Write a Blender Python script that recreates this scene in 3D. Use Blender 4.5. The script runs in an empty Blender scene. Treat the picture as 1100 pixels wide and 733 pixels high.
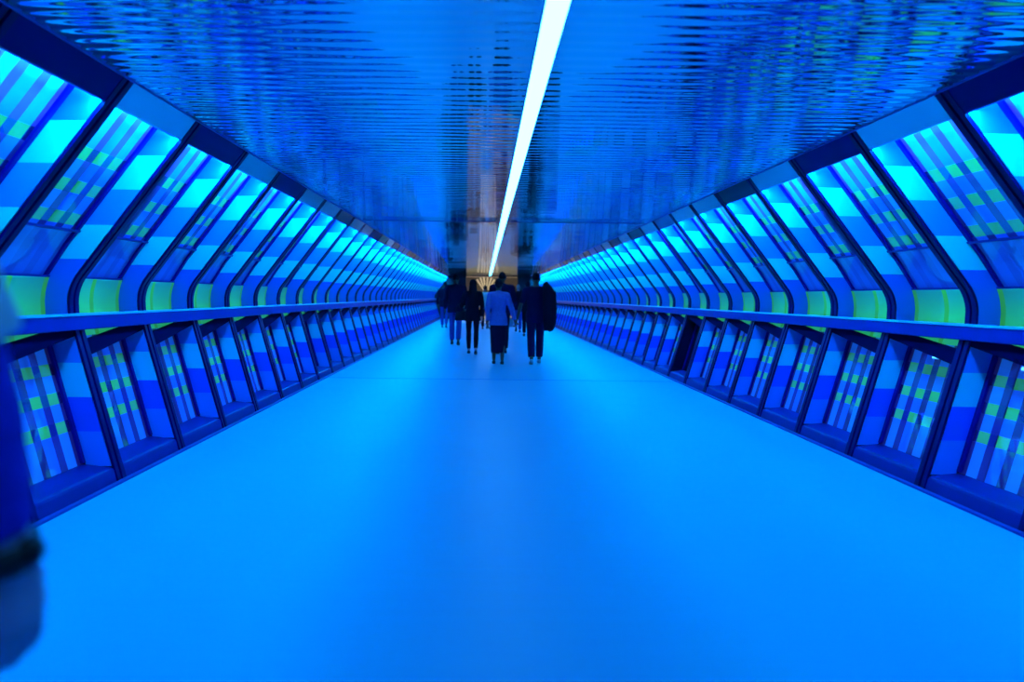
import bpy, bmesh, math, random
from mathutils import Vector, Matrix
random.seed(7)
S = bpy.context.scene
COL = S.collection
PI = math.pi

# ------------------------------------------------------------------ render look
S.view_settings.view_transform = 'Standard'
S.view_settings.look = 'None'
S.view_settings.gamma = 1.0
S.view_settings.exposure = 0.0
S.view_settings.use_curve_mapping = False
cy = S.cycles
cy.use_denoising = True
cy.caustics_reflective = False
cy.caustics_refractive = False
cy.max_bounces = 8
cy.diffuse_bounces = 4
cy.glossy_bounces = 5
cy.sample_clamp_indirect = 6.0
cy.use_light_tree = True

# ------------------------------------------------------------------ node helpers
class NT:
    def __init__(self, name):
        self.m = bpy.data.materials.new(name)
        self.m.use_nodes = True
        self.t = self.m.node_tree
        self.t.nodes.clear()
        self.out = self.t.nodes.new('ShaderNodeOutputMaterial')
    def n(self, typ, **kw):
        nd = self.t.nodes.new(typ)
        for k, v in kw.items():
            setattr(nd, k, v)
        return nd
    def put(self, sock, v):
        if isinstance(v, bpy.types.NodeSocket):
            self.t.links.new(v, sock)
        elif isinstance(v, (tuple, list)):
            sock.default_value = tuple(v) + ((1,) if len(v) == 3 and len(sock.default_value) == 4 else ())
        else:
            sock.default_value = v
    def math(self, op, a, b=0.0, c=None):
        nd = self.n('ShaderNodeMath', operation=op)
        self.put(nd.inputs[0], a); self.put(nd.inputs[1], b)
        if c is not None: self.put(nd.inputs[2], c)
        return nd.outputs[0]
    def mix(self, f, a, b):
        nd = self.n('ShaderNodeMix', data_type='RGBA')
        self.put(nd.inputs[0], f); self.put(nd.inputs[6], a); self.put(nd.inputs[7], b)
        return nd.outputs[2]
    def coord(self, which='Object'):
        tc = self.n('ShaderNodeTexCoord')
        sp = self.n('ShaderNodeSeparateXYZ')
        self.t.links.new(tc.outputs[which], sp.inputs[0])
        return tc.outputs[which], sp.outputs[0], sp.outputs[1], sp.outputs[2]
    def noise(self, vec, scale, detail=2.0, mapscale=None):
        if mapscale:
            mp = self.n('ShaderNodeMapping'); self.t.links.new(vec, mp.inputs[0])
            mp.inputs['Scale'].default_value = mapscale; vec = mp.outputs[0]
        nd = self.n('ShaderNodeTexNoise'); self.t.links.new(vec, nd.inputs['Vector'])
        nd.inputs['Scale'].default_value = scale; nd.inputs['Detail'].default_value = detail
        return nd.outputs[0]
    def bsdf(self, color, rough=0.5, metal=0.0, spec=0.5, emit=None, estr=0.0, normal=None, coat=0.0, coat_r=0.05):
        b = self.n('ShaderNodeBsdfPrincipled')
        self.put(b.inputs['Base Color'], color)
        self.put(b.inputs['Roughness'], rough)
        self.put(b.inputs['Metallic'], metal)
        self.put(b.inputs['Specular IOR Level'], spec)
        self.put(b.inputs['Coat Weight'], coat)
        self.put(b.inputs['Coat Roughness'], coat_r)
        if coat >= 1.0: b.inputs['Coat IOR'].default_value = 2.7
        if emit is not None:
            self.put(b.inputs['Emission Color'], emit); self.put(b.inputs['Emission Strength'], estr)
        if normal is not None:
            self.t.links.new(normal, b.inputs['Normal'])
        self.t.links.new(b.outputs[0], self.out.inputs[0])
        return self.m

def simple(name, color, rough=0.5, metal=0.0, spec=0.5, var=0.12, scale=6.0, coat=0.0):
    t = NT(name)
    vec, x, y, z = t.coord()
    nz = t.noise(vec, scale, 3.0)
    dark = tuple(c * (1 - var) for c in color); light = tuple(min(1, c * (1 + var)) for c in color)
    return t.bsdf(t.mix(nz, dark, light), rough, metal, spec, coat=coat)

def emitter(name, color, strength):
    t = NT(name)
    e = t.n('ShaderNodeEmission')
    t.put(e.inputs[0], color); t.put(e.inputs[1], strength)
    t.t.links.new(e.outputs[0], t.out.inputs[0])
    return t.m

# ------------------------------------------------------------------ materials
LED = (0.0, 0.36, 1.0)
M = {}
M['led'] = emitter('blue_led_strip', LED, 470.0)
M['tube'] = emitter('white_light_strip', (0.86, 7.5, 18.0), 1.0)
M['navy'] = simple('navy_painted_metal', (0.002, 0.004, 0.20), 0.4, 0.0, 0.1)
M['flange'] = simple('navy_gloss_flange', (0.0012, 0.002, 0.085), 0.35, 0.0, 0.10)
M['black'] = simple('black_rubber_channel', (0.001, 0.002, 0.012), 0.6)
M['rail'] = simple('blue_handrail_paint', (0.006, 0.026, 0.32), 0.35, 0.0, 0.2)
M['rail_highlight'] = simple('rail_highlight_blue', (0.06, 0.50, 0.98), 0.3, 0.0, 0.5)  # highlight on the rail's lit top edge, put into the colour
M['sill'] = simple('blue_sill_sheet', (0.006, 0.016, 0.22), 0.4, 0.0, 0.15)
M['brace'] = simple('dark_brace_plate', (0.0008, 0.0008, 0.03), 0.8, 0.0, 0.02)
M['fascia_blue'] = simple('blue_fascia_sheet', (0.45, 0.95, 1.0), 0.22, 0.9, 0.5)
M['fascia_navy'] = simple('navy_fascia_sheet', (0.001, 0.002, 0.13), 0.35, 0.0, 0.06)
M['fascia_black'] = simple('black_fascia_sheet', (0.001, 0.003, 0.03), 0.2, 0.0, 0.5)
M['fascia_grey'] = simple('grey_fascia_sheet', (0.25, 0.35, 0.62), 0.3, 0.0, 0.5)
M['fascia_tan'] = simple('tan_fascia_sheet', (0.45, 0.30, 0.16), 0.3, 0.0, 0.5)
M['shell'] = simple('dark_outer_shell', (0.004, 0.012, 0.10), 0.6)

def band_material():
    t = NT('banded_rib_film')
    vec, x, y, z = t.coord()
    cr = t.n('ShaderNodeValToRGB'); cr.color_ramp.interpolation = 'CONSTANT'
    t.t.links.new(t.math('DIVIDE', z, 2.5), cr.inputs[0])
    blue = (0.015, 0.30, 1.0, 1); cyan = (0.10, 0.95, 0.95, 1); mid = (0.02, 0.22, 0.95, 1); deep = (0.008, 0.085, 0.95, 1); lcy = (0.05, 0.62, 1.0, 1)
    cy2 = (0.12, 1.0, 1.0, 1); cyan = (0.06, 0.80, 0.95, 1)  # lower cyan made lighter to offset the strip light fading downward
    stops = [(0.0, mid), (0.35, deep), (0.585, lcy), (0.82, mid), (1.10, mid), (1.53, cy2), (1.765, blue), (2.005, cyan), (2.24, (0.01, 0.17, 1.0, 1))]
    e = cr.color_ramp.elements
    e[0].position = 0; e[0].color = stops[0][1]
    e[1].position = stops[1][0] / 2.5; e[1].color = stops[1][1]
    for p, c in stops[2:]:
        k = e.new(p / 2.5); k.color = c
    return t.bsdf(cr.outputs[0], 0.38, 0.0, 0.4)
M['band'] = band_material()

def plaid(name, z0, rows, pitch, ztop_purple, zplain, estr):
    """film on a window: coloured stripes along the slope with rows of green checks (UV: metres along the wall, height)."""
    t = NT(name)
    vec, u, v, w = t.coord('UV')
    fu = t.math('FRACT', t.math('DIVIDE', u, 0.19))
    stripe = t.math('LESS_THAN', fu, 0.42)
    fine = t.math('LESS_THAN', t.math('FRACT', t.math('DIVIDE', u, 0.38)), 0.5)
    q = t.math('DIVIDE', t.math('SUBTRACT', v, z0), pitch)
    row = t.math('LESS_THAN', t.math('FRACT', q), 0.40)
    row = t.math('MULTIPLY', row, t.math('GREATER_THAN', q, 0.0))
    row = t.math('MULTIPLY', row, t.math('LESS_THAN', q, rows - 0.3))
    blue_hi = t.mix(fine, (0.02, 0.36, 0.95), (0.03, 0.48, 0.95))
    blue_lo = t.mix(fine, (0.015, 0.17, 0.95), (0.02, 0.27, 0.95))
    up = t.n('ShaderNodeMapRange'); t.put(up.inputs[0], v)
    up.inputs[1].default_value = ztop_purple - 0.12; up.inputs[2].default_value = ztop_purple + 0.12
    base = t.mix(up.outputs[0], blue_lo, blue_hi)  # lighter blue towards the top: wash of the strip light painted in
    strp = t.mix(up.outputs[0], (0.018, 0.014, 0.17), (0.26, 0.07, 0.60))
    col = t.mix(stripe, base, strp)
    chk = t.mix(stripe, (0.06, 0.66, 0.08), (0.008, 0.006, 0.10))
    col = t.mix(row, col, chk)
    plain = t.math('LESS_THAN', v, zplain)
    pc = t.mix(t.math('MULTIPLY', stripe, 0.35), (0.015, 0.20, 0.80), (0.02, 0.05, 0.45))
    col = t.mix(plain, col, pc)
    return t.bsdf(col, 0.5, 0.0, 0.5, emit=col, estr=estr, coat=1.0, coat_r=0.02)  # film glows by itself, standing in for daylight behind it
M['plaid_up'] = plaid('plaid_window_film_upper', 1.755, 3, 0.185, 2.20, 1.72, 0.12)
M['plaid_low'] = plaid('plaid_window_film_lower', 0.36, 3, 0.19, 2.2, 0.0, 0.24)

def green_glass():
    t = NT('green_curved_glazing')
    vec, u, v, w = t.coord('UV')
    line = t.math('LESS_THAN', t.math('ABSOLUTE', t.math('SUBTRACT', t.math('FRACT', t.math('DIVIDE', u, 0.40)), 0.5)), 0.07)
    low = t.n('ShaderNodeMapRange'); t.put(low.inputs[0], v); low.inputs[1].default_value = 1.15; low.inputs[2].default_value = 1.42
    col = t.mix(low.outputs[0], (0.04, 0.82, 0.16), (0.01, 0.45, 0.30))
    col = t.mix(line, col, (0.05, 0.62, 0.02))
    return t.bsdf(col, 0.3, 0.0, 0.5, emit=col, estr=0.34, coat=0.4)
M['green'] = green_glass()

def floor_mat():
    t = NT('pale_blue_sheet_floor')
    vec, x, y, z = t.coord()
    streak = t.noise(vec, 1.0, 4.0, (0.9, 14.0, 1.0))
    patch = t.noise(vec, 0.7, 3.0)
    f = t.math('ADD', t.math('MULTIPLY', streak, 0.6), t.math('MULTIPLY', patch, 0.4))
    col = t.mix(f, (0.055, 0.385, 0.70), (0.07, 0.47, 0.80))
    r = t.math('MULTIPLY_ADD', streak, 0.14, 0.34)
    bp = t.n('ShaderNodeBump'); bp.inputs['Strength'].default_value = 0.04; bp.inputs['Distance'].default_value = 0.02
    t.t.links.new(streak, bp.inputs['Height'])
    return t.bsdf(col, r, 0.0, 0.3, normal=bp.outputs[0])
M['floor'] = floor_mat()

def ceiling_mat():
    t = NT('rippled_polished_ceiling')
    vec, x, y, z = t.coord()
    n1 = t.noise(vec, 1.0, 2.0, (0.9, 2.2, 1.0))
    n2 = t.noise(vec, 1.0, 3.0, (1.5, 16.0, 1.0))
    n3 = t.noise(vec, 1.0, 1.0, (0.35, 0.8, 1.0))
    ph = t.math('MULTIPLY_ADD', n1, 6.0, t.math('MULTIPLY', y, 2 * PI / 0.115))
    wv = t.math('SINE', ph)
    amp = t.math('MULTIPLY_ADD', n3, 1.8, 0.0)
    h = t.math('ADD', t.math('MULTIPLY', wv, t.math('MULTIPLY', amp, 0.5)), t.math('MULTIPLY', n2, 0.3))
    bp = t.n('ShaderNodeBump'); bp.inputs['Strength'].default_value = 1.0; bp.inputs['Distance'].default_value = 0.0034
    t.t.links.new(h, bp.inputs['Height'])
    # film patches stuck on the metal, one row per bay
    fx = t.math('FRACT', t.math('DIVIDE', t.math('ADD', x, 10.03), 0.52))
    fy = t.math('FRACT', t.math('DIVIDE', t.math('SUBTRACT', y, 3.38), 1.10))
    pat = t.math('MULTIPLY', t.math('LESS_THAN', fx, 0.46), t.math('LESS_THAN', fy, 0.56))
    wn = t.n('ShaderNodeTexWhiteNoise', noise_dimensions='2D')
    cb = t.n('ShaderNodeCombineXYZ')
    t.t.links.new(t.math('FLOOR', t.math('DIVIDE', t.math('ADD', x, 10.03), 0.52)), cb.inputs[0])
    t.t.links.new(t.math('FLOOR', t.math('DIVIDE', t.math('SUBTRACT', y, 3.38), 1.10)), cb.inputs[1])
    t.t.links.new(cb.outputs[0], wn.inputs['Vector'])
    pat = t.math('MULTIPLY', pat, t.math('GREATER_THAN', wn.outputs[0], 0.45))
    col = t.mix(t.math('MULTIPLY', pat, 0.8), (0.62, 0.96, 1.0), (0.50, 1.0, 0.80))
    return t.bsdf(col, 0.012, 1.0, 0.5, normal=bp.outputs[0])
M['ceiling'] = ceiling_mat()
M['trim'] = simple('blue_ceiling_edge', (0.03, 0.20, 0.80), 0.35)
M['base'] = simple('navy_floor_edge', (0.008, 0.03, 0.36), 0.4)
M['joint'] = simple('brushed_joint_cover', (0.05, 0.38, 0.90), 0.3, 0.3)
M['dark_end'] = simple('dark_end_wall', (0.006, 0.008, 0.02), 0.6)
M['tan_wall'] = simple('tan_lobby_wall', (0.42, 0.36, 0.27), 0.7)
M['brown_wall'] = simple('dark_brown_lobby_wall', (0.06, 0.05, 0.04), 0.7)
M['slat'] = simple('cream_fan_slat', (0.80, 0.74, 0.58), 0.5)
M['lobby_floor'] = simple('lobby_floor_stone', (0.42, 0.38, 0.32), 0.4)
M['lamp'] = emitter('warm_lobby_lamp', (1.0, 0.85, 0.62), 40.0)

# ------------------------------------------------------------------ mesh builder
class MB:
    def __init__(self):
        self.bm = bmesh.new()
        self.uv = None
    def box(self, x0, x1, y0, y1, z0, z1):
        vs = [self.bm.verts.new((x, y, z)) for z in (z0, z1) for x, y in ((x0, y0), (x1, y0), (x1, y1), (x0, y1))]
        for f in ((0, 3, 2, 1), (4, 5, 6, 7), (0, 1, 5, 4), (1, 2, 6, 5), (2, 3, 7, 6), (3, 0, 4, 7)):
            self.bm.faces.new([vs[i] for i in f])
        return self
    def band(self, I, O, y0, y1, sx=1, base=(0, 0, 0)):
        """solid between two polylines (x,z) extruded along y"""
        def v(p, y): return self.bm.verts.new((sx * p[0] - base[0], y - base[1], p[1] - base[2]))
        a = [v(p, y0) for p in I]; b = [v(p, y0) for p in O]
        c = [v(p, y1) for p in I]; d = [v(p, y1) for p in O]
        F = self.bm.faces.new
        n = len(I)
        for k in range(n - 1):
            F((a[k], a[k+1], b[k+1], b[k])); F((c[k], d[k], d[k+1], c[k+1]))
            F((a[k], c[k], c[k+1], a[k+1])); F((b[k], b[k+1], d[k+1], d[k]))
        F((a[0], b[0], d[0], c[0])); F((a[-1], c[-1], d[-1], b[-1]))
        return self
    def prism(self, poly, y0, y1, sx=1, base=(0, 0, 0)):
        a = [self.bm.verts.new((sx * p[0] - base[0], y0 - base[1], p[1] - base[2])) for p in poly]
        b = [self.bm.verts.new((sx * p[0] - base[0], y1 - base[1], p[1] - base[2])) for p in poly]
        n = len(poly)
        self.bm.faces.new(a); self.bm.faces.new(b[::-1])
        for k in range(n):
            self.bm.faces.new((a[k], b[k], b[(k+1) % n], a[(k+1) % n]))
        return self
    def ell(self, c, r, rot=None, seg=16, rings=10):
        m = Matrix.Translation(Vector(c)) @ (rot.to_4x4() if rot else Matrix()) @ Matrix.Diagonal((*r, 1))
        bmesh.ops.create_uvsphere(self.bm, u_segments=seg, v_segments=rings, radius=1, matrix=m)
        return self
    def cone(self, p, q, r0, r1, seg=12):
        p, q = Vector(p), Vector(q)
        d = q - p
        if d.length < 1e-6: return self
        rot = d.to_track_quat('Z', 'Y').to_matrix().to_4x4()
        bmesh.ops.create_cone(self.bm, cap_ends=True, segments=seg, radius1=r0, radius2=r1, depth=d.length,
                              matrix=Matrix.Translation((p + q) / 2) @ rot)
        return self
    def chain(self, pts, seg=12):
        for (p, r) in pts: self.ell(p, (r, r, r), seg=seg, rings=8)
        for (p, r), (q, s) in zip(pts, pts[1:]): self.cone(p, q, r, s, seg)
        return self
    def loft(self, secs, seg=20):
        """closed stack of ellipses: (cx, cy, z, rx, ry)"""
        rings = []
        for (x, y, z, rx, ry) in secs:
            rings.append([self.bm.verts.new((x + rx * math.cos(2*PI*k/seg), y + ry * math.sin(2*PI*k/seg), z)) for k in range(seg)])
        for a, b in zip(rings, rings[1:]):
            for k in range(seg):
                self.bm.faces.new((a[k], a[(k+1) % seg], b[(k+1) % seg], b[k]))
        self.bm.faces.new(rings[0][::-1]); self.bm.faces.new(rings[-1])
        return self
    def mesh(self, name, mat, smooth=False, uvfn=None):
        bmesh.ops.recalc_face_normals(self.bm, faces=self.bm.faces[:])
        me = bpy.data.meshes.new(name)
        if uvfn:
            L = self.bm.loops.layers.uv.new('UVMap')
            for f in self.bm.faces:
                for l in f.loops: l[L].uv = uvfn(l.vert.co)
        self.bm.to_mesh(me); self.bm.free()
        if mat: me.materials.append(mat)
        if smooth:
            for p in me.polygons: p.use_smooth = True
        return me
    def obj(self, name, mat, parent=None, smooth=False, uvfn=None):
        return link(name, self.mesh(name, mat, smooth, uvfn), parent)

def link(name, data, parent=None):
    o = bpy.data.objects.new(name, data); COL.objects.link(o)
    if parent: o.parent = parent
    return o
def empty(name, loc=(0, 0, 0), rz=0.0):
    o = bpy.data.objects.new(name, None); COL.objects.link(o)
    o.location = loc; o.rotation_euler = (0, 0, rz); o.empty_display_size = 0.1
    return o
def tag(o, label=None, cat=None, group=None, kind=None):
    if label: o['label'] = label
    if cat: o['category'] = cat
    if group: o['group'] = group
    if kind: o['kind'] = kind
    return o
def struct(o): o['kind'] = 'structure'; return o

# ------------------------------------------------------------------ corridor section
R = 0.30
A = math.radians(36.7)
INNER = [(2.765, 0.0), (2.765 + 0.30 * 0.30, 0.30), (2.765 + 0.30 * 0.60, 0.60), (2.765 + 0.30 * 0.90, 0.90), (3.09, 1.085), (3.115, 1.16), (3.12, 1.24)]
for k in range(1, 7):
    a = A * k / 6
    INNER.append((3.12 - R * (1 - math.cos(a)), 1.24 + R * math.sin(a)))
xe, ze = INNER[-1]
for k in range(1, 6):
    INNER.append((xe + (2.262 - xe) * k / 5, ze + (2.49 - ze) * k / 5))
def offset(P, d):
    out = []
    for i, p in enumerate(P):
        a = Vector(P[max(0, i-1)]); b = Vector(P[min(len(P)-1, i+1)])
        t = (b - a).normalized()
        n = Vector((t.y, -t.x))
        out.append((p[0] + n.x * d, p[1] + n.y * d))
    return out
def xat(P, z):
    for (x0, z0), (x1, z1) in zip(P, P[1:]):
        if min(z0, z1) <= z <= max(z0, z1) and z0 != z1:
            return x0 + (x1 - x0) * (z - z0) / (z1 - z0)
    return P[0][0] if z < P[0][1] else P[-1][0]
def clip(P, za, zb):
    """the piece of a polyline between two heights"""
    r = [(xat(P, za), za)] + [p for p in P if za + 1e-4 < p[1] < zb - 1e-4] + [(xat(P, zb), zb)]
    return r
def off_clip(d, za, zb): return clip(offset(INNER, d), za, zb)
def pair(d0, d1, za, zb):
    zs = sorted({za, zb} | {p[1] for p in INNER if za < p[1] < zb})
    a, b = offset(INNER, d0), offset(INNER, d1)
    return [(xat(a, z), z) for z in zs], [(xat(b, z), z) for z in zs]

PITCH = 1.025
RIBW = 0.115
DEPTH = 0.20
Y_NEAR = {-1: 3.05, 1: 3.10}
NRIB = 39
Y_END = 3.05 + PITCH * (NRIB - 1)
SIDE = {-1: 'left', 1: 'right'}

def ordinal(n):
    w = ['first', 'second', 'third', 'fourth', 'fifth', 'sixth', 'seventh', 'eighth', 'ninth', 'tenth', 'eleventh', 'twelfth']
    if n <= 12: return w[n - 1]
    suf = 'th' if 10 <= n % 100 <= 20 else {1: 'st', 2: 'nd', 3: 'rd'}.get(n % 10, 'th')
    return f'{n}{suf}'

# ---- ribs: one fin with banded film, two navy flanges and the dark channel between them
def rib_meshes(sx):
    b = (sx * 2.765, 0, 0)
    res = []
    I, O = pair(0.014, DEPTH + 0.03, 0.0, 2.488)
    res.append(('fin_core', MB().band(I, O, 0.008, RIBW, sx, b).mesh('fin_core', M['black'])))
    I, O = pair(0.022, DEPTH - 0.012, 1.152, 2.4785)
    res.append(('face_panel', MB().band(I, O, 0.0, 0.0085, sx, b).mesh('face_panel', M['band'])))
    I, O = pair(0.022, DEPTH - 0.012, 0.115, 1.085)
    res.append(('face_panel', MB().band(I, O, 0.0, 0.0085, sx, b).mesh('face_panel', M['band'])))
    I, O = pair(0.0, 0.015, 0.0, 2.488)
    res.append(('edge_flange', MB().band(I, O, 0.0, 0.042, sx, b).mesh('edge_flange', M['flange'])))
    res.append(('edge_flange', MB().band(I, O, 0.066, RIBW, sx, b).mesh('edge_flange', M['flange'])))
    return res

# ---- one window bay
PY0, PY1 = RIBW + 0.002, PITCH - 0.002
def fascia_kind(sx, k):
    if sx < 0: seq = ['navy', 'blue', 'navy', 'blue', 'navy', 'blue', 'blue', 'black', 'blue', 'blue', 'navy', 'tan', 'blue', 'black']
    else: seq = ['navy', 'blue', 'navy', 'blue', 'black', 'blue', 'blue', 'grey', 'blue', 'black', 'blue', 'black', 'blue', 'grey']
    if k < len(seq): return seq[k]
    rr = random.Random(k * 31 + sx * 7).random()
    return 'grey' if rr < 0.3 else 'tan' if rr < 0.6 else 'blue' if rr < 0.8 else 'black'
def bay_meshes(sx):
    b = (sx * 2.765, 0, 0)
    uv = lambda co: (co.y, co.z)
    r = []
    def add(name, mb, mat, uvfn=None, smooth=False): r.append((name, mb.mesh(name, M[mat], smooth, uvfn)))
    I, O = pair(DEPTH, DEPTH + 0.012, 1.42, 2.487)
    add('upper_pane', MB().band(I, O, PY0, PY1, sx, b), 'plaid_up', uv)
    I, O = pair(DEPTH - 0.03, DEPTH - 0.002, 1.712, 1.726)
    add('transom_bar', MB().band(I, O, PY0, PY1, sx, b), 'rail')
    I, O = pair(DEPTH - 0.03, DEPTH - 0.002, 1.405, 1.418)
    add('transom_bar', MB().band(I, O, PY0, PY1, sx, b), 'rail')
    I, O = pair(DEPTH - 0.03, DEPTH - 0.018, 0.985, 1.404)
    add('curved_pane', MB().band(I, O, PY0, PY1, sx, b), 'green', uv, True)
    I, O = pair(DEPTH, DEPTH + 0.012, 0.13, 0.984)
    add('lower_pane', MB().band(I, O, PY0, PY1, sx, b), 'plaid_low', uv)
    I, O = pair(DEPTH - 0.02, DEPTH - 0.001, 1.42, 2.487)
    add('mullion', MB().band(I, O, PY1 - 0.035, PY1, sx, b), 'navy')
    I, O = pair(DEPTH - 0.02, DEPTH - 0.001, 0.14, 0.98)
    add('mullion', MB().band(I, O, PY1 - 0.035, PY1, sx, b), 'navy')
    # sill: sloped front, rounded nose, top running back to the glass
    x0 = 2.765; xb = xat(offset(INNER, DEPTH), 0.13)
    poly = [(x0 + 0.012, 0.0), (x0 + 0.035, 0.085), (x0 + 0.043, 0.10), (x0 + 0.058, 0.108), (xb, 0.128), (xb, 0.0)]
    add('sill', MB().prism(poly, PY0, PY1, sx, b), 'sill')
    # shelf behind the handrail
    xi = xat(INNER, 1.14) + 0.004; xo = xat(offset(INNER, DEPTH - 0.031), 1.14)
    add('shelf', MB().prism([(xi, 1.128), (xi, 1.146), (xo, 1.146), (xo, 1.128)], PY0, PY1, sx, b), 'rail')
    # slanting dark brace below the handrail, low at the near rib and rising to the far one
    mb = MB(); B = mb.bm
    vs = []
    for y, za, zb in ((PY0, 0.865, 0.975), (PY1, 1.005, 1.085)):
        for dd in (0.012, 0.03):
            for z in (za, zb):
                vs.append(B.verts.new((sx * (xat(INNER, z) + dd) - b[0], y, z)))
    for f in ((0, 1, 3, 2), (4, 6, 7, 5), (0, 4, 5, 1), (2, 3, 7, 6), (1, 5, 7, 3), (0, 2, 6, 4)):
        B.faces.new([vs[i] for i in f])
    add('brace_plate', mb, 'brace')
    I, O = pair(0.004, 0.02, 2.356, 2.487)
    add('fascia_panel', MB().band(I, O, PY0, PY1, sx, b), 'fascia_blue')
    xl = xat(INNER, 2.35)
    add('light_strip', MB().prism([(xl + 0.024, 2.369), (xl + 0.024, 2.375), (xl + 0.044, 2.375), (xl + 0.044, 2.369)], PY0, PY1, sx, b), 'led')
    xs, xo2 = xat(INNER, 2.48) + 0.022, xat(offset(INNER, DEPTH - 0.022), 2.4805)
    add('soffit', MB().prism([(xs, 2.4785), (xs, 2.4885), (xo2, 2.4885), (xo2, 2.4785)], PY0, PY1, sx, b), 'trim')
    return r

wn = 0
for sx in (-1, 1):
    rm = rib_meshes(sx); bm_ = bay_meshes(sx)
    fasc = {}
    base_me = [me for n, me in bm_ if n == 'fascia_panel'][0]
    for key in ('blue', 'navy', 'black', 'grey', 'tan'):
        me = base_me.copy(); me.materials.clear(); me.materials.append(M['fascia_' + key]); fasc[key] = me
    dark_pane = [me for n, me in bm_ if n == 'lower_pane'][0].copy(); dark_pane.materials.clear(); dark_pane.materials.append(M['fascia_black'])
    dark_me = rm[2][1].copy(); dark_me.materials.clear(); dark_me.materials.append(M['fascia_black'])
    first = 0 if sx < 0 else 1          # index of the first rib the photo shows on this side
    for k in range(-2, NRIB):
        y = Y_NEAR[sx] + PITCH * k
        nvis = k - first + 1
        if nvis >= 1:
            t = empty('wall_rib', (sx * 2.765, y, 0))
            where = f'{ordinal(nvis)} from the near end of the {SIDE[sx]} wall'
            tag(t, f'bent rib banded cyan and blue, {where}', 'rib', f'banded ribs along the {SIDE[sx]} wall')
        else:
            wn_t = 2 * (k + 2) + (1 if sx > 0 else 0) + 1
            t = empty(f'trim_{wn_t}', (sx * 2.765, y, 0)); struct(t)
        for q, (n, me) in enumerate(rm):
            link(n, dark_me if (sx > 0 and k == 9 and q == 2) else me, t)
        if k < NRIB - 1:
            wn += 1
            w = struct(empty(f'window_{wn}', (sx * 2.765, y, 0)))
            fk = fascia_kind(sx, k) if k >= 0 else ('blue', 'navy')[k % 2]
            for n, me in bm_:
                if n == 'fascia_panel': me = fasc[fk]
                if n == 'lower_pane' and k in ((8, 9) if sx < 0 else (8,)): me = dark_pane
                link(n, me, w)

Y_BACK = -3.0
Y0 = Y_BACK
YJ = 11.75            # expansion joint across the bridge

# ---- floor, ceiling, walls
struct(MB().box(-3.6, 3.6, Y0, Y_END + 0.3, -0.10, 0.0).obj('floor', M['floor']))
mb = MB()
mb.box(-2.275, -0.056, Y0, Y_END + 0.12, 2.49, 2.53); mb.box(0.056, 2.275, Y0, Y_END + 0.12, 2.49, 2.53)
mb.box(-0.056, 0.056, Y0, Y_END + 0.12, 2.512, 2.53)
struct(mb.obj('ceiling', M['ceiling']))
for sx in (-1, 1):
    I, O = pair(DEPTH + 0.032, DEPTH + 0.08, 0.0, 2.488)
    struct(MB().band(I, O, Y0, Y_END + 0.12, sx).obj('wall_' + SIDE[sx], M['shell']))  # unseen shell outside the glazing, added to keep world light out
    struct(MB().prism([(2.742, 0.0005), (2.742, 0.016), (2.764, 0.022), (2.764, 0.0005)], Y0, Y_END + 0.1, sx).obj('baseboard_' + SIDE[sx], M['base']))
    xt = 2.262
    struct(MB().prism([(xt - 0.005, 2.484), (xt - 0.005, 2.4895), (xt + 0.0, 2.4895), (xt + 0.003, 2.484)], Y0, Y_END + 0.1, sx).obj('trim_%d' % (10 + (sx > 0)), M['trim']))
struct(MB().box(-3.6, 3.6, Y0 - 0.1, Y0, -0.1, 2.7).obj('wall_back', M['shell']))
struct(MB().box(-2.72, 2.72, YJ - 0.02, YJ + 0.02, 0.0002, 0.004).obj('trim_12', M['joint']))
struct(MB().box(-2.22, -0.07, YJ - 0.015, YJ + 0.015, 2.484, 2.4898).obj('trim_13', M['navy']))
struct(MB().box(0.07, 2.22, YJ - 0.015, YJ + 0.015, 2.484, 2.4898).obj('trim_14', M['navy']))

# ---- central light strip
t = tag(empty('ceiling_light', (0, Y0, 2.51)), 'continuous white light strip running down the middle of the mirrored ceiling', 'light')
mb = MB()
n = 50; y0, y1 = Y0 + 0.02, Y_END + 0.05
for k in range(n):
    ya = y0 + (y1 - y0) * k / n; yb = y0 + (y1 - y0) * (k + 1) / n
    mb.box(-0.048, 0.048, ya - Y0, yb - Y0, -0.024, 0.0)
mb.obj('diffuser', M['tube'], t)
for s in (-1, 1):
    MB().box(min(s * 0.049, s * 0.055), max(s * 0.049, s * 0.055), y0 - Y0, y1 - Y0, -0.026, 0.0).obj('channel_edge', M['trim'], t)

# ---- handrails
for sx in (-1, 1):
    t = tag(empty('handrail', (sx * 3.08, Y0, 1.09)),
            f'flat blue handrail running the length of the {SIDE[sx]} wall at waist height', 'handrail')
    prof = [(3.052, 1.045), (3.046, 1.052), (3.046, 1.140), (3.054, 1.150), (3.088, 1.150), (3.088, 1.06), (3.075, 1.045)]
    for ya, yb in ((Y0 + 0.02, YJ - 0.006), (YJ + 0.006, Y_END + 0.1)):
        mb = MB(); mb.prism(prof, ya, yb, sx, (sx * 3.08, Y0, 1.09))
        mb.obj('rail_length', M['rail'], t)
        MB().prism([(3.040, 1.142), (3.0455, 1.1505), (3.116, 1.1505), (3.116, 1.1575), (3.052, 1.1575), (3.040, 1.149)], ya, yb, sx, (sx * 3.08, Y0, 1.09)).obj('highlight_edge', M['rail_highlight'], t)  # strip carrying the painted highlight along the rail's top edge
    MB().prism([(3.05, 1.05), (3.05, 1.146), (3.084, 1.146), (3.084, 1.05)], YJ - 0.006, YJ + 0.006, sx, (sx * 3.08, Y0, 1.09)).obj('joint_sleeve', M['navy'], t)

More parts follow.
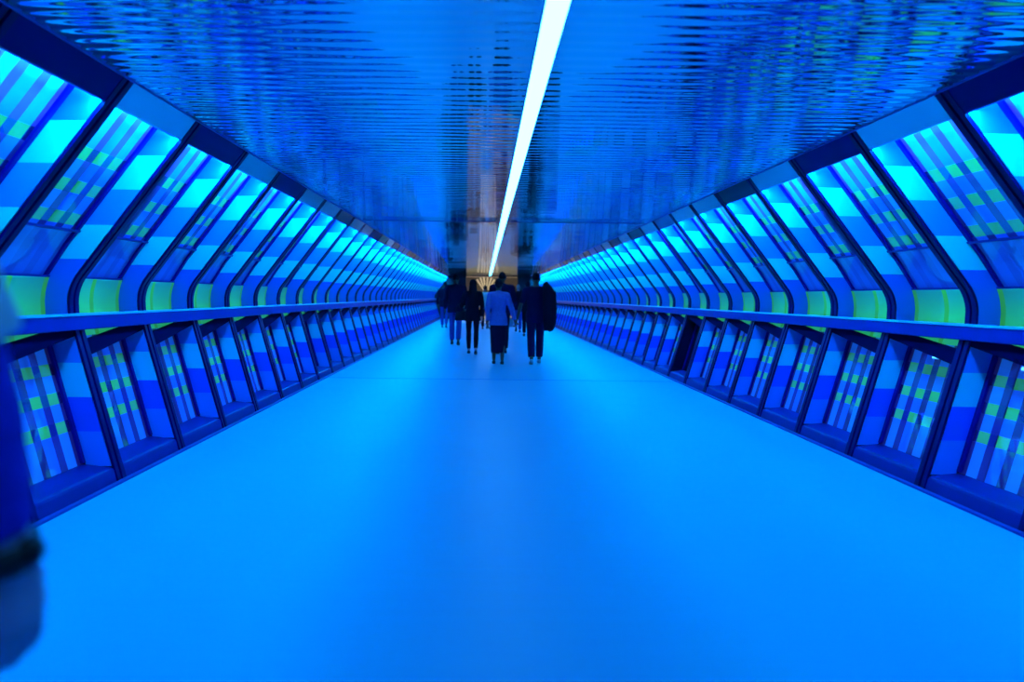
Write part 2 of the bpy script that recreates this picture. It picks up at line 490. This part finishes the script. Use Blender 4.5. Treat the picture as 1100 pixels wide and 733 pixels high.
# ---- far end: dark portal and the warm lobby behind it
YE = Y_END + 0.12
mb = MB()
mb.box(-3.8, -1.35, YE, YE + 0.35, 0.0, 2.6); mb.box(1.55, 3.8, YE, YE + 0.35, 0.0, 2.6); mb.box(-3.8, 3.8, YE, YE + 0.35, 2.44, 2.9)
struct(mb.obj('wall_end', M['dark_end']))
YL = YE + 9.0
mb = MB(); mb.box(-6, 6, YL, YL + 0.2, -0.1, 4.2)
struct(mb.obj('wall_lobby', M['tan_wall']))
struct(MB().box(-2.6, 2.8, YL - 0.05, YL - 0.001, 1.45, 2.6).obj('trim_15', M['brown_wall']))
struct(MB().box(-6.2, -6, YE + 0.35, YL, -0.1, 4.2).obj('wall_west', M['tan_wall']))
struct(MB().box(6, 6.2, YE + 0.35, YL, -0.1, 4.2).obj('wall_east', M['tan_wall']))
struct(MB().box(-6, 6, Y_END + 0.3, YL, -0.10, 0.0).obj('floor_lobby', M['lobby_floor']))
struct(MB().box(-6, 6, YE + 0.35, YL, 4.2, 4.3).obj('ceiling_lobby', M['brown_wall']))
t = tag(empty('lobby_light', (0, YE + 4.5, 4.18)), 'warm ceiling lamp in the lobby beyond the far end of the bridge', 'light')
MB().box(-1.2, 1.2, -0.5, 0.5, -0.06, -0.01).obj('diffuser', M['lamp'], t)
MB().box(-1.25, 1.25, -0.55, 0.55, -0.01, 0.018).obj('housing', M['brown_wall'], t)
# fan of pale slats on the lobby wall
cx, cz = -0.22, 1.50
t = tag(empty('fan_wall_feature', (cx, YL - 0.06, cz)), 'fan of cream slats spreading upward on the dark wall beyond the far end', 'wall decoration')
for a in (-33, -20, -8, 6, 19, 31, 43):
    d = Vector((math.sin(math.radians(a)), 0, math.cos(math.radians(a)))); p = Vector((d.z, 0, -d.x))
    mb = MB(); B = mb.bm
    q = []
    for y in (-0.05, 0.0):
        for rr, w in ((0.28, 0.035), (1.15, 0.070)):
            for s in (-1, 1):
                v = d * rr + p * (w * s); q.append(B.verts.new((v.x, y, v.z)))
    for f in ((0, 1, 3, 2), (4, 6, 7, 5), (0, 4, 5, 1), (2, 3, 7, 6), (1, 5, 7, 3), (0, 2, 6, 4)):
        B.faces.new([q[i] for i in f])
    mb.obj('slat', M['slat'], t)

# ------------------------------------------------------------------ people
def skin(name, c): return simple(name, c, 0.55, 0.0, 0.3, 0.08, 20)
def cloth(name, c): return simple(name, c, 0.85, 0.0, 0.12, 0.25, 30)
M['skin_light'] = skin('warm_skin', (0.38, 0.25, 0.34))
M['skin_blue_lit'] = skin('blue_lit_skin', (0.46, 0.36, 0.58))  # blue light on the passer-by's hand put into the skin colour
M['skin_dark'] = skin('deep_brown_skin', (0.13, 0.07, 0.05))
M['hair'] = cloth('black_hair', (0.006, 0.006, 0.012))
M['blazer'] = cloth('light_blue_blazer_cloth', (0.16, 0.19, 0.62))
M['black_cloth'] = cloth('black_cloth', (0.004, 0.004, 0.014))
M['dark_cloth'] = cloth('dark_navy_cloth', (0.004, 0.004, 0.024))
M['tee'] = cloth('dark_tee_cloth', (0.005, 0.005, 0.04))
M['sleeve'] = cloth('dark_blue_sleeve_cloth', (0.014, 0.036, 0.60))
M['denim'] = cloth('blue_denim', (0.03, 0.06, 0.32))
M['white_cloth'] = cloth('pale_shirt_cloth', (0.55, 0.75, 0.85))
M['shirt_blue'] = cloth('light_blue_shirt_cloth', (0.45, 0.66, 0.95))
M['shoe_black'] = simple('black_shoe_leather', (0.006, 0.006, 0.02), 0.4)
M['shoe_pale'] = simple('pale_trainer', (0.35, 0.38, 0.5), 0.6)
M['leather'] = simple('black_bag_leather', (0.003, 0.003, 0.010), 0.6, 0.0, 0.15)
M['strap'] = simple('black_watch_strap', (0.002, 0.002, 0.006), 0.5)
M['paper'] = simple('pale_paper_bag', (0.45, 0.55, 0.75), 0.7)
M['pupil'] = simple('dark_eye', (0.01, 0.008, 0.006), 0.3)

def remesh(mb, name, mat, voxel, smooth=4, parent=None):
    bmesh.ops.recalc_face_normals(mb.bm, faces=mb.bm.faces[:])
    me = bpy.data.meshes.new('tmp'); mb.bm.to_mesh(me); mb.bm.free()
    o = bpy.data.objects.new('tmp', me); COL.objects.link(o)
    m = o.modifiers.new('r', 'REMESH'); m.mode = 'VOXEL'; m.voxel_size = voxel; m.use_smooth_shade = True
    m = o.modifiers.new('s', 'SMOOTH'); m.iterations = smooth; m.factor = 0.5
    dg = bpy.context.evaluated_depsgraph_get()
    out = bpy.data.meshes.new_from_object(o.evaluated_get(dg))
    bpy.data.objects.remove(o); bpy.data.meshes.remove(me)
    out.name = name; out.materials.clear(); out.materials.append(mat)
    for p in out.polygons: p.use_smooth = True
    return link(name, out, parent)

def V3(*a): return Vector(a)
def hand(mb, wrist, along, palm, thumb, s, curl=0.45, length=1.0):
    """palm with four unequal bent fingers and a thumb leaving the side of the palm"""
    a = Vector(along).normalized(); n = Vector(palm); n = (n - a * n.dot(a)).normalized()
    t = Vector(thumb); t = t - a * t.dot(a) - n * t.dot(n)
    if t.length < 0.3: t = Vector((0, 0, 1)) - a * a.z - n * n.z
    t.normalize()
    rot = Matrix((t, n, a)).transposed()
    w = Vector(wrist)
    mb.ell(w + a * 0.050 * s, (0.040 * s, 0.016 * s, 0.055 * s), rot, 14, 10)
    mb.ell(w + a * 0.070 * s + t * 0.004 * s, (0.041 * s, 0.014 * s, 0.034 * s), rot, 14, 10)
    for i, (off, L) in enumerate(((0.030, 0.92), (0.010, 1.0), (-0.010, 0.94), (-0.029, 0.76))):
        p = w + a * (0.092 - 0.003 * abs(i - 1)) * s + t * off * s
        d = a.copy(); pts = [(p - a * 0.02 * s, 0.0088 * s)]
        ang = curl * (0.7 + 0.12 * i)
        for seg, rr in ((0.040, 0.0086), (0.026, 0.0078), (0.021, 0.0068)):
            d = (Matrix.Rotation(ang, 3, t.cross(a)) @ d) if False else (d * math.cos(ang) + n * math.sin(ang)) if d is a else d
            c = math.cos(ang); sn = math.sin(ang)
            da = d.dot(a); dn = d.dot(n)
            d = a * (da * c - dn * sn) + n * (da * sn + dn * c)
            p = p + d * seg * L * s
            pts.append((p.copy(), rr * s))
        mb.chain(pts, 10)
    p = w + a * 0.030 * s + t * 0.030 * s
    d = (a * 0.75 + t * 0.55 + n * 0.35).normalized()
    q = p + d * 0.040 * s; r = q + (a * 0.9 + t * 0.1 + n * 0.45).normalized() * 0.030 * s
    mb.chain([(p - d * 0.012 * s, 0.013 * s), (p, 0.0125 * s), (q, 0.0095 * s), (r, 0.0075 * s)], 10)

def person(loc, H, label, legs=(0.30, 0.06, -0.26, 0.55), arms=(None, None), sw=0.185, rz=0.0, skin_m='skin_dark', hair='short', top=('jacket', 'dark_cloth', 0.86, 'long'),
           bottom=('trousers', 'dark_cloth', 0.10, 1.0), shoes='shoe_black', group=None, vox=0.010, flip=False, under=None):
    root = tag(empty('person', (loc[0], loc[1], 0), rz), label, 'person', group)
    s = H / 1.75
    body = MB()
    hz = 0.93
    # legs: (thigh, knee) of the front and the back leg; flip swaps sides
    sides = (-1, 1) if not flip else (1, -1)
    J = {}
    low = 9
    for sd, (th, kn) in zip(sides, ((legs[0], legs[1]), (legs[2], legs[3]))):
        hip = V3(sd * 0.088, 0, hz)
        knee = hip + V3(0, math.sin(th), -math.cos(th)) * 0.43
        sh = th - kn
        ank = knee + V3(sd * -0.012, math.sin(sh), -math.cos(sh)) * 0.41
        pitch = max(0.0, -sh - 0.12) * 1.0 if sh < 0 else -0.12 * (sh > 0.15)
        f = V3(0, math.cos(pitch), -math.sin(pitch)); u = V3(0, math.sin(pitch), math.cos(pitch))
        J[sd] = (hip, knee, ank, f, u)
        toe = ank + f * 0.16 - u * 0.075; heel = ank - f * 0.05 - u * 0.085
        low = min(low, toe.z - 0.008, heel.z - 0.0)
    dz = -low
    up = V3(0, 0, dz)
    def P(v): return (Vector(v) + up) * s
    def Rr(r): return r * s
    for sd in sides:
        hip, knee, ank, f, u = J[sd]
        body.chain([(P(hip), Rr(0.080)), (P(hip.lerp(knee, 0.5)), Rr(0.068)), (P(knee), Rr(0.050)),
                    (P(knee.lerp(ank, 0.35) + V3(0, -0.012, 0)), Rr(0.052)), (P(ank), Rr(0.034))])
        body.chain([(P(ank - f * 0.035 - u * 0.050), Rr(0.030)), (P(ank + f * 0.09 - u * 0.050), Rr(0.028)), (P(ank + f * 0.145 - u * 0.058), Rr(0.020))])
    tor = [(0.84, .125, .095), (0.90, .155, .108), (0.98, .150, .105), (1.08, .128, .092), (1.20, .145, .102), (1.32, .160, .108), (1.40, .150, .095), (1.46, .095, .070), (1.50, .055, .055)]
    k = sw / 0.185
    def torso(mb, grow, z0, z1, flare=0.0):
        secs = []
        zs = [z for z, _, _ in tor]
        for i in range(19):
            z = z0 + (z1 - z0) * i / 18
            j = max(0, min(len(tor) - 2, next((q for q in range(len(tor) - 1) if tor[q + 1][0] >= z), len(tor) - 2)))
            a, b = tor[j], tor[j + 1]
            f = max(0, min(1, (z - a[0]) / (b[0] - a[0])))
            rx = a[1] + (b[1] - a[1]) * f; ry = a[2] + (b[2] - a[2]) * f
            if z < 0.90: rx = max(rx, .150); ry = max(ry, .104)
            fl = flare * max(0, (1.12 - z))
            p = P((0, 0, z)); secs.append((p.x, p.y, p.z, Rr(rx * k + grow + fl), Rr(ry + grow + fl * 0.7)))
        mb.loft(secs, 24)
    torso(body, 0.0, 0.84, 1.50)
    body.chain([(P((0, -0.005, 1.44)), Rr(0.058)), (P((0, 0.012, 1.56)), Rr(0.050))])
    # head with face
    hc = V3(0, 0.02, 1.632)
    body.ell(P(hc), (Rr(.074), Rr(.093), Rr(.108)), seg=24, rings=16)
    body.ell(P(hc + V3(0, .030, -.055)), (Rr(.056), Rr(.060), Rr(.062)))
    body.chain([(P(hc + V3(0, .092, .006)), Rr(.010)), (P(hc + V3(0, .108, -.026)), Rr(.013))])
    body.ell(P(hc + V3(0, .086, .024)), (Rr(.050), Rr(.016), Rr(.012)))
    body.ell(P(hc + V3(0, .083, -.062)), (Rr(.024), Rr(.012), Rr(.007)))
    body.ell(P(hc + V3(0, .076, -.098)), (Rr(.022), Rr(.018), Rr(.015)))
    for sd in (-1, 1):
        body.ell(P(hc + V3(sd * .075, -.004, -.008)), (Rr(.009), Rr(.020), Rr(.031)))
        body.ell(P(hc + V3(sd * .030, .078, .004)), (Rr(.013), Rr(.012), Rr(.010)))
    A = {}
    for sd, spec in zip((-1, 1), arms):
        shd = V3(sd * sw, -0.005, 1.405)
        if spec is None: spec = 0.15
        if isinstance(spec, (int, float)):
            el = shd + V3(sd * 0.055, math.sin(spec - 0.08) * 0.29, -math.cos(spec) * 0.285)
            wr = el + V3(sd * -0.005, math.sin(spec + 0.22) * 0.25, -math.cos(spec + 0.22) * 0.245)
            curl = 0.4
        else:
            el, wr = Vector(spec[0]), Vector(spec[1]); curl = spec[2] if len(spec) > 2 else 0.5
            el = el / s - up; wr = wr / s - up
        A[sd] = (shd, el, wr)
        body.chain([(P(shd), Rr(0.052)), (P(shd.lerp(el, 0.5)), Rr(0.045)), (P(el), Rr(0.037)), (P(el.lerp(wr, 0.3)), Rr(0.038)), (P(wr), Rr(0.026))])
        hand(body, P(wr), wr - el, (-sd, 0.15, 0), (0, 1, 0), s, curl)
    b = remesh(body, 'body', M[skin_m], vox * 0.62, 2, root)
    # eyes
    for sd in (-1, 1):
        mb = MB(); mb.ell(P(hc + V3(sd * .030, .089, .005)), (Rr(.009), Rr(.004), Rr(.006))); mb.obj('eye', M['pupil'], root, True)
    # hair
    if hair != 'none':
        mb = MB()
        if hair == 'short':
            mb.ell(P(hc + V3(0, -.012, .022)), (Rr(.079), Rr(.090), Rr(.100)), seg=24, rings=16)
        elif hair == 'bun':
            mb.ell(P(hc + V3(0, -.014, .018)), (Rr(.081), Rr(.092), Rr(.106)), seg=24, rings=16)
            mb.ell(P(hc + V3(0, -.085, -.03)), (Rr(.045), Rr(.035), Rr(.045)))
        elif hair == 'hood':
            mb.ell(P(hc + V3(0, -.012, .010)), (Rr(.090), Rr(.098), Rr(.120)), seg=24, rings=16)
            mb.chain([(P(hc + V3(0, -.03, -.03)), Rr(.088)), (P((0, -.035, 1.46)), Rr(.100)), (P((0, -.06, 1.36)), Rr(.085))], 20)
        elif hair == 'long':
            mb.ell(P(hc + V3(0, -.014, .018)), (Rr(.084), Rr(.094), Rr(.106)), seg=24, rings=16)
            mb.chain([(P(hc + V3(0, -.04, 0)), Rr(.075)), (P((0, -.075, 1.50)), Rr(.062)), (P((0, -.085, 1.40)), Rr(.045))], 16)
        remesh(mb, 'headscarf' if hair == 'hood' else 'hair', M['hair'], vox, 3, root)
    # bottoms
    kind, bm_, hem, wid = bottom
    mb = MB()
    torso(mb, 0.012, 0.84, 1.05)
    if kind == 'skirt':
        p = [(0.98, .168, .120), (0.86, .172, .128), (0.70, .168, .150), (0.50, .158, .170), (0.34, .150, .175), (hem, .145, .172)]
        mb.loft([(0, P((0, 0, 0)).y, P((0, 0, z)).z, Rr(a), Rr(c)) for z, a, c in reversed(p)], 28)
    else:
        mb.ell(P((0, 0, 0.90)), (Rr(.165), Rr(.118), Rr(.085)))
        for sd in sides:
            hip, knee, ank, f, u = J[sd]
            cut = 1.0 - (hem - 0.06) / 0.41
            e = knee.lerp(ank, cut)
            w = wid
            mb.chain([(P(hip), Rr(0.094)), (P(hip.lerp(knee, 0.5)), Rr(0.060 + 0.022 * w)), (P(knee), Rr(0.040 + 0.026 * w))], 18)
            c_ = knee.lerp(e, 0.38) + V3(0, -0.012, 0)
            rc, re_ = max(0.060, 0.036 + 0.030 * w), max(0.045, 0.026 + 0.030 * w)
            mb.chain([(P(knee), Rr(max(.058, .040 + .026 * w))), (P(c_), Rr(rc))], 18)
            mb.cone(P(c_), P(e), Rr(rc), Rr(re_), 18)
            mb.cone(P(c_.lerp(e, .5)), P(e), Rr((rc + re_) / 2), Rr(re_), 18)
    remesh(mb, kind, M[bm_], vox, 3, root)
    # top
    kind, tm, hem, slv = top
    mb = MB()
    g = 0.026 if kind in ('jacket', 'coat', 'blazer') else 0.016
    torso(mb, g, hem, 1.475, 0.10 if kind in ('coat', 'blazer') else 0.03)
    for sd in (-1, 1):
        shd, el, wr = A[sd]
        mb.chain([(P((0, -.005, 1.43)), Rr(.070)), (P(shd + V3(0, 0, .005)), Rr(0.052 + g * 0.7))], 16)
        if slv == 'long':
            mb.chain([(P(shd), Rr(0.050 + g * .8)), (P(shd.lerp(el, .5)), Rr(.047 + g * .7)), (P(el), Rr(.040 + g * .7))], 16)
            mb.cone(P(el), P(el.lerp(wr, .93)), Rr(.040 + g * .7), Rr(.030 + g * .5), 16)
        else:
            e = shd.lerp(el, 0.80 if slv == 'short' else 1.04)
            mb.chain([(P(shd), Rr(0.052 + g * .8)), (P(shd.lerp(el, .4)), Rr(.050 + g * .7))], 16)
            mb.cone(P(shd), P(e), Rr(.052 + g * .8), Rr(.046 + g * .8), 16)
    if kind in ('jacket', 'blazer', 'coat'):
        mb.chain([(P((-.05, -.035, 1.475)), Rr(.026)), (P((0, -.060, 1.490)), Rr(.026)), (P((.05, -.035, 1.475)), Rr(.026))], 12)
    remesh(mb, kind, M[tm], vox, 4, root)
    if under:
        for sd in (-1, 1):
            mb = MB()
            shd, el, wr = A[sd]
            mb.chain([(P(el.lerp(wr, .06)), Rr(.041)), (P(el.lerp(wr, .35)), Rr(.043))], 16)
            mb.cone(P(el.lerp(wr, .3)), P(el.lerp(wr, .86)), Rr(.045), Rr(.034), 16)
            remesh(mb, 'undersleeve', M[under], vox, 3, root)
    # shoes
    for sd in sides:
        hip, knee, ank, f, u = J[sd]
        mb = MB()
        rot = Matrix((f.cross(u), f, u)).transposed()
        mb.ell(P(ank - f * 0.020 - u * 0.050), (Rr(.038), Rr(.050), Rr(.040)), rot)
        mb.ell(P(ank + f * 0.070 - u * 0.058), (Rr(.042), Rr(.085), Rr(.030)), rot)
        mb.ell(P(ank + f * 0.120 - u * 0.064), (Rr(.043), Rr(.060), Rr(.022)), rot)
        c0 = P(ank + f * 0.045 - u * 0.078)
        bmesh.ops.create_cube(mb.bm, size=1, matrix=Matrix.Translation(c0) @ rot.to_4x4() @ Matrix.Diagonal((Rr(.068), Rr(.20), Rr(.016), 1)))
        remesh(mb, 'shoe', M[shoes], vox * 0.7, 3, root)
    return root, P, A

walk = 'people walking away along the bridge'
# the couple holding hands
W = V3(-0.012, 14.45, 0); MN = V3(0.715, 14.5, 0)
HX, HZ = 0.335, 0.80
person(W, 1.66, 'person in light blue blazer and long dark skirt holding hands with the taller one beside', sw=0.168,
       legs=(0.10, 0.04, -0.08, 0.10), arms=(-0.12, (V3(0.262, 0.0, 1.055), V3(0.318, 0.03, 0.845), 0.9)), hair='bun', skin_m='skin_dark',
       top=('blazer', 'blazer', 0.80, 'long'), bottom=('skirt', 'dark_cloth', 0.24, 1.0), shoes='shoe_black', group=walk)
mr, mp, ma = person(MN, 1.79, 'person in dark tee with a black coat over the right shoulder', sw=0.20,
       legs=(0.18, 0.05, -0.15, 0.22), arms=((V3(-0.30, -0.02, 1.13), V3(-0.355, 0.03, 0.895), 0.9), (V3(0.315, 0.03, 1.19), V3(0.215, 0.15, 1.36), 1.0)),
       hair='short', skin_m='skin_dark', top=('tee_shirt', 'tee', 0.80, 'short'), bottom=('trousers', 'tee', 0.10, 1.35), shoes='shoe_pale', group=walk, flip=True)
# coat slung over his right shoulder
mb = MB()
secs = []
for z, cx, cy, rx, ry in ((0.66, .235, -.205, .085, .026), (0.74, .245, -.21, .115, .040), (0.84, .252, -.215, .128, .046), (1.00, .250, -.22, .132, .048), (1.18, .245, -.22, .130, .050),
                          (1.34, .235, -.215, .125, .050), (1.44, .225, -.200, .115, .050), (1.50, .205, -.165, .095, .055), (1.55, .195, -.10, .070, .050), (1.585, .19, -.03, .050, .030)):
    secs.append((cx, cy, z, rx, ry))
mb.loft(secs, 26)
mb.chain([(V3(.20, -.10, 1.56), .040), (V3(.205, -.02, 1.575), .038), (V3(.21, .07, 1.565), .036), (V3(.215, .12, 1.52), .03)], 14)
for x, z0 in ((.150, .76), (.20, .66), (.26, .64), (.315, .70), (.36, .80)):
    mb.chain([(V3(x, -.235, z0 + .02), .022), (V3(x * .97 + .008, -.25, 1.10), .030), (V3(x * .85 + .04, -.235, 1.40), .026)], 12)
t = tag(empty('coat', (MN.x, MN.y, 0)), 'black coat slung over the right shoulder of the person in the dark tee', 'coat')
remesh(mb, 'cloth', M['black_cloth'], 0.012, 4, t)
# black-clad walker with a handbag
B3 = V3(-0.55, 16.8, 0)
person(B3, 1.69, 'person all in black with a black headscarf and slim trousers, carrying a handbag', sw=0.168,
       legs=(0.16, 0.05, -0.16, 0.22), arms=((V3(-0.255, 0.00, 1.09), V3(-0.250, 0.225, 1.075), 0.9), -0.08), hair='hood', skin_m='skin_light',
       top=('coat', 'black_cloth', 0.78, 'long'), bottom=('trousers', 'black_cloth', 0.095, 0.5), shoes='shoe_black', group=walk)
t = tag(empty('handbag', (B3.x - 0.258, B3.y + 0.200, 0.812)), 'black handbag hanging from the left forearm of the person in the headscarf', 'handbag')
mb = MB(); mb.loft([(0, 0, -.06, .135, .055), (0, 0, -.045, .150, .068), (0, 0, .04, .145, .060), (0, 0, .12, .125, .040), (0, 0, .15, .118, .022)], 28)
mb.obj('bag_body', M['leather'], t, True)
for yy in (-0.022, 0.022):
    mb = MB(); mb.chain([(V3(.130 * math.cos(a), yy, .135 + .205 * math.sin(a)), .006) for a in [PI * q / 10 for q in range(11)]], 8); mb.obj('handle', M['leather'], t, True)
# tall pair of walkers on the left
person((-1.06, 19.9), 1.90, 'person in dark jacket and blue jeans, left of the one in the headscarf', sw=0.205,
       legs=(0.20, 0.05, -0.16, 0.25), arms=(0.1, -0.12), hair='short', top=('jacket', 'dark_cloth', 0.80, 'long'), bottom=('trousers', 'denim', 0.09, 1.0),
       group=walk)
person((-1.93, 30.5), 1.90, 'person in dark jacket and jeans, farthest left, close to the left wall', sw=0.20,
       legs=(0.16, 0.05, -0.18, 0.3), arms=(-0.1, 0.1), hair='short', top=('jacket', 'dark_cloth', 0.80, 'long'), bottom=('trousers', 'denim', 0.09, 1.0), group=walk, vox=0.013)
# tall one behind the blazer
T6 = V3(0.115, 17.0, 0)
person(T6, 1.88, 'tall person in dark clothes just beyond the light blue blazer', sw=0.205,
       legs=(0.16, 0.05, -0.16, 0.25), arms=(0.1, (V3(0.27, -0.05, 1.18), V3(0.235, 0.12, 1.04), 0.9)), hair='short', top=('jacket', 'tee', 0.82, 'long'), bottom=('trousers', 'dark_cloth', 0.09, 1.0), group=walk, flip=True)
t = tag(empty('carrier_bag', (T6.x + 0.205, T6.y + 0.225, 0.715)), 'small pale carrier bag held by the tall person beyond the blazer', 'bag')
mb = MB(); mb.loft([(0, 0, -.11, .070, .030), (0, 0, -.10, .075, .038), (0, 0, .02, .078, .035), (0, 0, .10, .070, .022), (0, 0, .11, .068, .016)], 20); mb.obj('bag_body', M['paper'], t, True)
mb = MB(); mb.chain([(V3(.045 * math.cos(a), 0, .10 + .07 * math.sin(a)), .004) for a in [PI * q / 8 for q in range(9)]], 8); mb.obj('handle', M['paper'], t, True)
# far figures
person((-0.27, 29.5), 1.78, 'person in a pale shirt, far ahead below the fan of slats', sw=0.19, arms=(0.12, -0.12), hair='short',
       top=('shirt', 'white_cloth', 0.84, 'long'), bottom=('trousers', 'dark_cloth', 0.09, 1.0), group=walk, vox=0.013)
person((0.94, 27.3), 1.80, 'bald person in dark jacket seen far off between the couple', sw=0.195, arms=(-0.1, 0.14), hair='none', skin_m='skin_light',
       top=('jacket', 'dark_cloth', 0.82, 'long'), bottom=('trousers', 'denim', 0.09, 1.0), group=walk, vox=0.013, flip=True)
person((1.13, 24.6), 1.86, 'dark-haired person mostly hidden behind the one with the coat', sw=0.195, arms=(0.1, -0.1), hair='long', skin_m='skin_light',
       top=('jacket', 'black_cloth', 0.80, 'long'), bottom=('trousers', 'black_cloth', 0.09, 0.9), group=walk, vox=0.013)
# the passer-by at the left edge, only the arm and hand in view
FX, FY = -1.16, 0.74
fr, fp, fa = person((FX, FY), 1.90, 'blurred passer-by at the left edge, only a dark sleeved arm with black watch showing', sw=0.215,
       legs=(0.22, 0.05, -0.2, 0.3), arms=(-0.1, (V3(-0.856 - FX, 0.82 - FY, 1.255), V3(-0.852 - FX, 0.90 - FY, 0.985), 0.42)), hair='short', skin_m='skin_blue_lit',
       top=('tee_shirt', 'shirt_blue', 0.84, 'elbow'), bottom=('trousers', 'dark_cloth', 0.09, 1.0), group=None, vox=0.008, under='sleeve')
wr = V3(-0.852 - FX, 0.90 - FY, 0.985); el = V3(-0.856 - FX, 0.82 - FY, 1.255); ax = (wr - el).normalized()
c = wr - ax * 0.012
mb = MB()
rot = ax.to_track_quat('Z', 'Y').to_matrix().to_4x4()
bmesh.ops.create_cone(mb.bm, cap_ends=True, segments=28, radius1=0.039, radius2=0.040, depth=0.030, matrix=Matrix.Translation(c) @ rot)
mb.chain([(c + V3(0.028, -0.004, 0.0), 0.018), (c + V3(0.033, -0.004, 0.002), 0.018)], 20)
mb.obj('watch', M['strap'], fr, True)

# ------------------------------------------------------------------ world and camera
w = bpy.data.worlds.new('World'); S.world = w; w.use_nodes = True
w.node_tree.nodes['Background'].inputs[0].default_value = (0.0, 0.02, 0.10, 1)
w.node_tree.nodes['Background'].inputs[1].default_value = 0.3

cam = bpy.data.cameras.new('camera'); co = bpy.data.objects.new('camera', cam); COL.objects.link(co)
cam.sensor_width = 36.0; cam.lens = 800 / 1100 * 36.0
cam.shift_x = 29 / 1100; cam.shift_y = -48 / 1100
cam.clip_start = 0.05; cam.clip_end = 200
cam.dof.use_dof = True; cam.dof.focus_distance = 7.0; cam.dof.aperture_fstop = cam.lens / 18.0
co.matrix_world = Matrix.Translation((-0.277, 0, 1.31)) @ Matrix.Rotation(PI / 2, 4, 'X') @ Matrix.Rotation(0.0122, 4, 'Z')
S.camera = co
